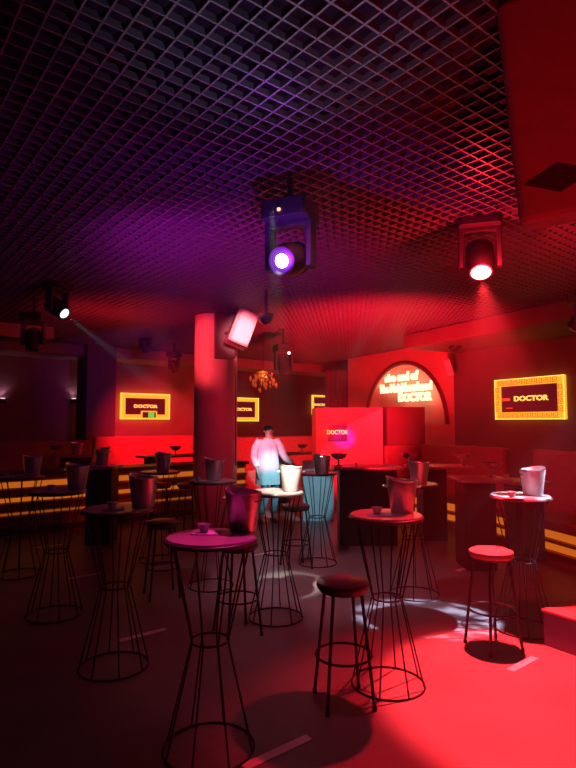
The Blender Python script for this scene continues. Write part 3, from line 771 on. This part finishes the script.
# ------------------------------------------------------------------ person
def skin_obj(name, verts, edges, radii, m, parent, sub=2, root=0):
    me = bpy.data.meshes.new(name); me.from_pydata(verts, edges, [])
    me.materials.append(m)
    o = bpy.data.objects.new(name, me); COL.objects.link(o); o.parent = parent
    md = o.modifiers.new('skin', 'SKIN'); md.use_smooth_shade = True
    if not me.skin_vertices: me.attributes  # created with the modifier below
    if not me.skin_vertices:
        bpy.context.view_layer.objects.active = o; o.select_set(True)
        bpy.ops.mesh.customdata_skin_add(); o.select_set(False)
    for i, rr in enumerate(radii):
        me.skin_vertices[0].data[i].radius = rr if isinstance(rr, tuple) else (rr, rr)
        me.skin_vertices[0].data[i].use_root = (i == root)
    s = o.modifiers.new('sub', 'SUBSURF'); s.levels = sub; s.render_levels = sub
    return o
def person():
    f = atz(268, 522); PX = Vector((f.x, f.y, 0))
    r = empty('person', PX, R(22), 'person in a loose pale shirt leaning a hand on the pale pedestal', 'person')
    # local: faces -y; the rotation turns the face a little towards +x. x+ is the person's left (viewer's right)
    J = dict(pel=(0, 0, .90), bel=(0, .0, 1.03), che=(.0, .0, 1.20), nb=(.0, .01, 1.37), nk=(.005, -.005, 1.43), hd0=(.01, -.01, 1.49), hd=(.01, -.012, 1.56), ht=(.01, 0, 1.615),
             sl=(.17, .0, 1.34), el=(.28, -.06, 1.10), wl=(.44, -.10, .965), hl=(.485, -.105, .925),
             sr=(-.17, .01, 1.34), er=(-.24, .03, 1.09), wr=(-.22, -.07, .87), hr=(-.215, -.09, .80),
             hpl=(.09, 0, .86), kl=(.11, -.06, .48), al=(.10, .03, .09), fl=(.11, -.10, .035),
             hpr=(-.09, 0, .86), kr=(-.07, -.08, .48), ar=(-.13, .0, .09), fr=(-.17, -.12, .035))
    rad = dict(pel=(.14, .10), bel=(.125, .09), che=(.15, .10), nb=(.08, .07), nk=.05, hd0=(.062, .07), hd=(.074, .088), ht=(.05, .06), sl=.05, el=.042, wl=.03, hl=(.035, .02),
               sr=.05, er=.038, wr=.03, hr=(.035, .02), hpl=.085, kl=.058, al=.04, fl=.035, hpr=.085, kr=.058, ar=.04, fr=.035)
    E = [('pel', 'bel'), ('bel', 'che'), ('che', 'nb'), ('nb', 'nk'), ('nk', 'hd0'), ('hd0', 'hd'), ('hd', 'ht'), ('nb', 'sl'), ('sl', 'el'), ('el', 'wl'), ('wl', 'hl'),
         ('nb', 'sr'), ('sr', 'er'), ('er', 'wr'), ('wr', 'hr'), ('pel', 'hpl'), ('hpl', 'kl'), ('kl', 'al'), ('al', 'fl'), ('pel', 'hpr'), ('hpr', 'kr'), ('kr', 'ar'), ('ar', 'fr')]
    # fingers: short chains rooted in the palm
    for side, s in (('l', 1), ('r', -1)):
        w_, h_ = Vector(J['w' + side]), Vector(J['h' + side]); d = (h_ - w_).normalized()
        acr = d.cross(Vector((0, 0, 1) if side == 'l' else (1, 0, 0))).normalized()
        for k, (off, ln) in enumerate(((-.028, .065), (-.010, .078), (.009, .072), (.026, .056))):
            b = h_ + acr * off + d * .015; m1 = b + d * ln * .55; m2 = m1 + d * ln * .4 + Vector((0, 0, -.012 if side == 'l' else 0)) + (Vector((0, -.014, 0)) if side == 'r' else Vector())
            for nm, pt, rr in ((f'{side}f{k}a', b, .0095), (f'{side}f{k}b', m1, .0085), (f'{side}f{k}c', m2, .007)):
                J[nm] = tuple(pt); rad[nm] = rr
            E += [('h' + side, f'{side}f{k}a'), (f'{side}f{k}a', f'{side}f{k}b'), (f'{side}f{k}b', f'{side}f{k}c')]
        t0 = h_ - acr * .03 - d * .02; t1 = t0 - acr * .028 + d * .02; t2 = t1 + d * .028
        for nm, pt, rr in ((f'{side}ta', t0, .011), (f'{side}tb', t1, .010), (f'{side}tc', t2, .008)): J[nm] = tuple(pt); rad[nm] = rr
        E += [('h' + side, f'{side}ta'), (f'{side}ta', f'{side}tb'), (f'{side}tb', f'{side}tc')]
    names = list(J); idx = {n: i for i, n in enumerate(names)}
    body = skin_obj('body', [J[n] for n in names], [(idx[a], idx[b]) for a, b in E], [rad[n] for n in names], M['skin'], r)
    # face
    g = MB(); g.lathe([(0, -.012), (.010, -.006), (.012, .004), (.004, .022), (0, .03)], 10, (.012, -.098, 1.53)); g.build('nose', M['skin'], r, True)
    for s in (-1, 1):
        MB().lathe([(0, -.008), (.008, -.004), (.009, 0), (.008, .004), (0, .008)], 10, (.012 + s * .028, -.088, 1.555)).build('eye', M['hair'], r, True)
        MB().lathe([(0, -.03), (.012, -.02), (.016, 0), (.013, .02), (0, .028)], 10, (.01 + s * .078, .0, 1.545)).build('ear', M['skin'], r, True)
    MB().tube([(-.012, -.086, 1.505), (.012, -.092, 1.503), (.036, -.086, 1.505)], .005, 6).build('mouth', M['panel_dark'], r, True)
    n = 20; g = MB(); g.lathe([(.090, -.02), (.094, .02), (.088, .05), (.065, .078), (.03, .09), (0, .093)], n, (.01, .012, 1.555), zf=lambda a, z: (.035 * (-math.sin(a)) if z < .03 else 0), cap=False)
    g.build('hair', M['hair'], r, True)
    # loose shirt: torso to mid thigh and sleeves
    g = MB(); n = 28; vs = []
    sec = [(.64, .215, .165), (.66, .218, .168), (.80, .212, .175), (.95, .205, .165), (1.10, .185, .14), (1.22, .190, .135), (1.31, .20, .12), (1.365, .17, .10), (1.40, .10, .08), (1.425, .065, .062)]
    for z, rx, ry in sec:
        for i in range(n):
            a = 2 * math.pi * i / n; wv = 1 + (.05 * math.sin(a * 5) + .03 * math.sin(a * 8 + 1)) * max(0, (1.15 - z) / .5)
            vs.append((rx * math.cos(a) * wv, .005 + ry * math.sin(a) * wv, z))
    g.add(vs, [(k * n + i, k * n + (i + 1) % n, (k + 1) * n + (i + 1) % n, (k + 1) * n + i) for k in range(len(sec) - 1) for i in range(n)])
    g.tube([(.07, .0, 1.33), (.165, .0, 1.345), (.21, -.02, 1.27), (.27, -.055, 1.12), (.30, -.065, 1.07), (.40, -.092, 1.0)], [.07, .086, .076, .062, .058, .048], 14)
    g.tube([(-.07, .01, 1.33), (-.165, .01, 1.345), (-.215, .02, 1.25), (-.243, .03, 1.12), (-.24, .01, 1.05), (-.226, -.045, .94)], [.07, .086, .076, .062, .058, .048], 14)
    g.build('shirt', M['shirt'], r, True)
    MB().tube([(-.012, -.145, 1.30), (.0, -.15, 1.0), (.004, -.162, .68)], .006, 5).build('placket', M['paper'], r, True)
    T_ = [(0, 0, .90), (.09, 0, .84), (.11, -.06, .48), (.10, .03, .12), (-.09, 0, .84), (-.07, -.08, .48), (-.13, 0, .12)]
    skin_obj('trousers', T_, [(0, 1), (1, 2), (2, 3), (0, 4), (4, 5), (5, 6)], [(.13, .10), .085, .072, .060, .085, .072, .060], M['jeans'], r)
    for a, b in (('al', 'fl'), ('ar', 'fr')):
        p0, p1 = Vector(J[a]), Vector(J[b]); d = (p1 - p0); d.z = 0; d.normalize(); c = p0 + d * .05
        g = MB(); L = []
        prof = [(-.09, .035, .07), (-.04, .042, .085), (.04, .046, .07), (.11, .044, .045), (.15, .025, .03)]
        vs = []
        ang = math.atan2(d.y, d.x)
        for (t, hw, h) in prof:
            for (yy, zz) in ((-hw, .0), (hw, .0), (hw, h * .6), (hw * .5, h), (-hw * .5, h), (-hw, h * .6)):
                q = Matrix.Rotation(ang, 3, 'Z') @ Vector((t, yy, 0)); vs.append((c.x + q.x, c.y + q.y, zz))
        fs = []
        for i in range(4):
            for j in range(6): fs.append((i * 6 + j, i * 6 + (j + 1) % 6, (i + 1) * 6 + (j + 1) % 6, (i + 1) * 6 + j))
        fs += [tuple(range(6))[::-1], tuple(range(24, 30))]
        g.add(vs, fs).build('shoe', M['shoe'], r, True, bevel=.006)
    return r
person()
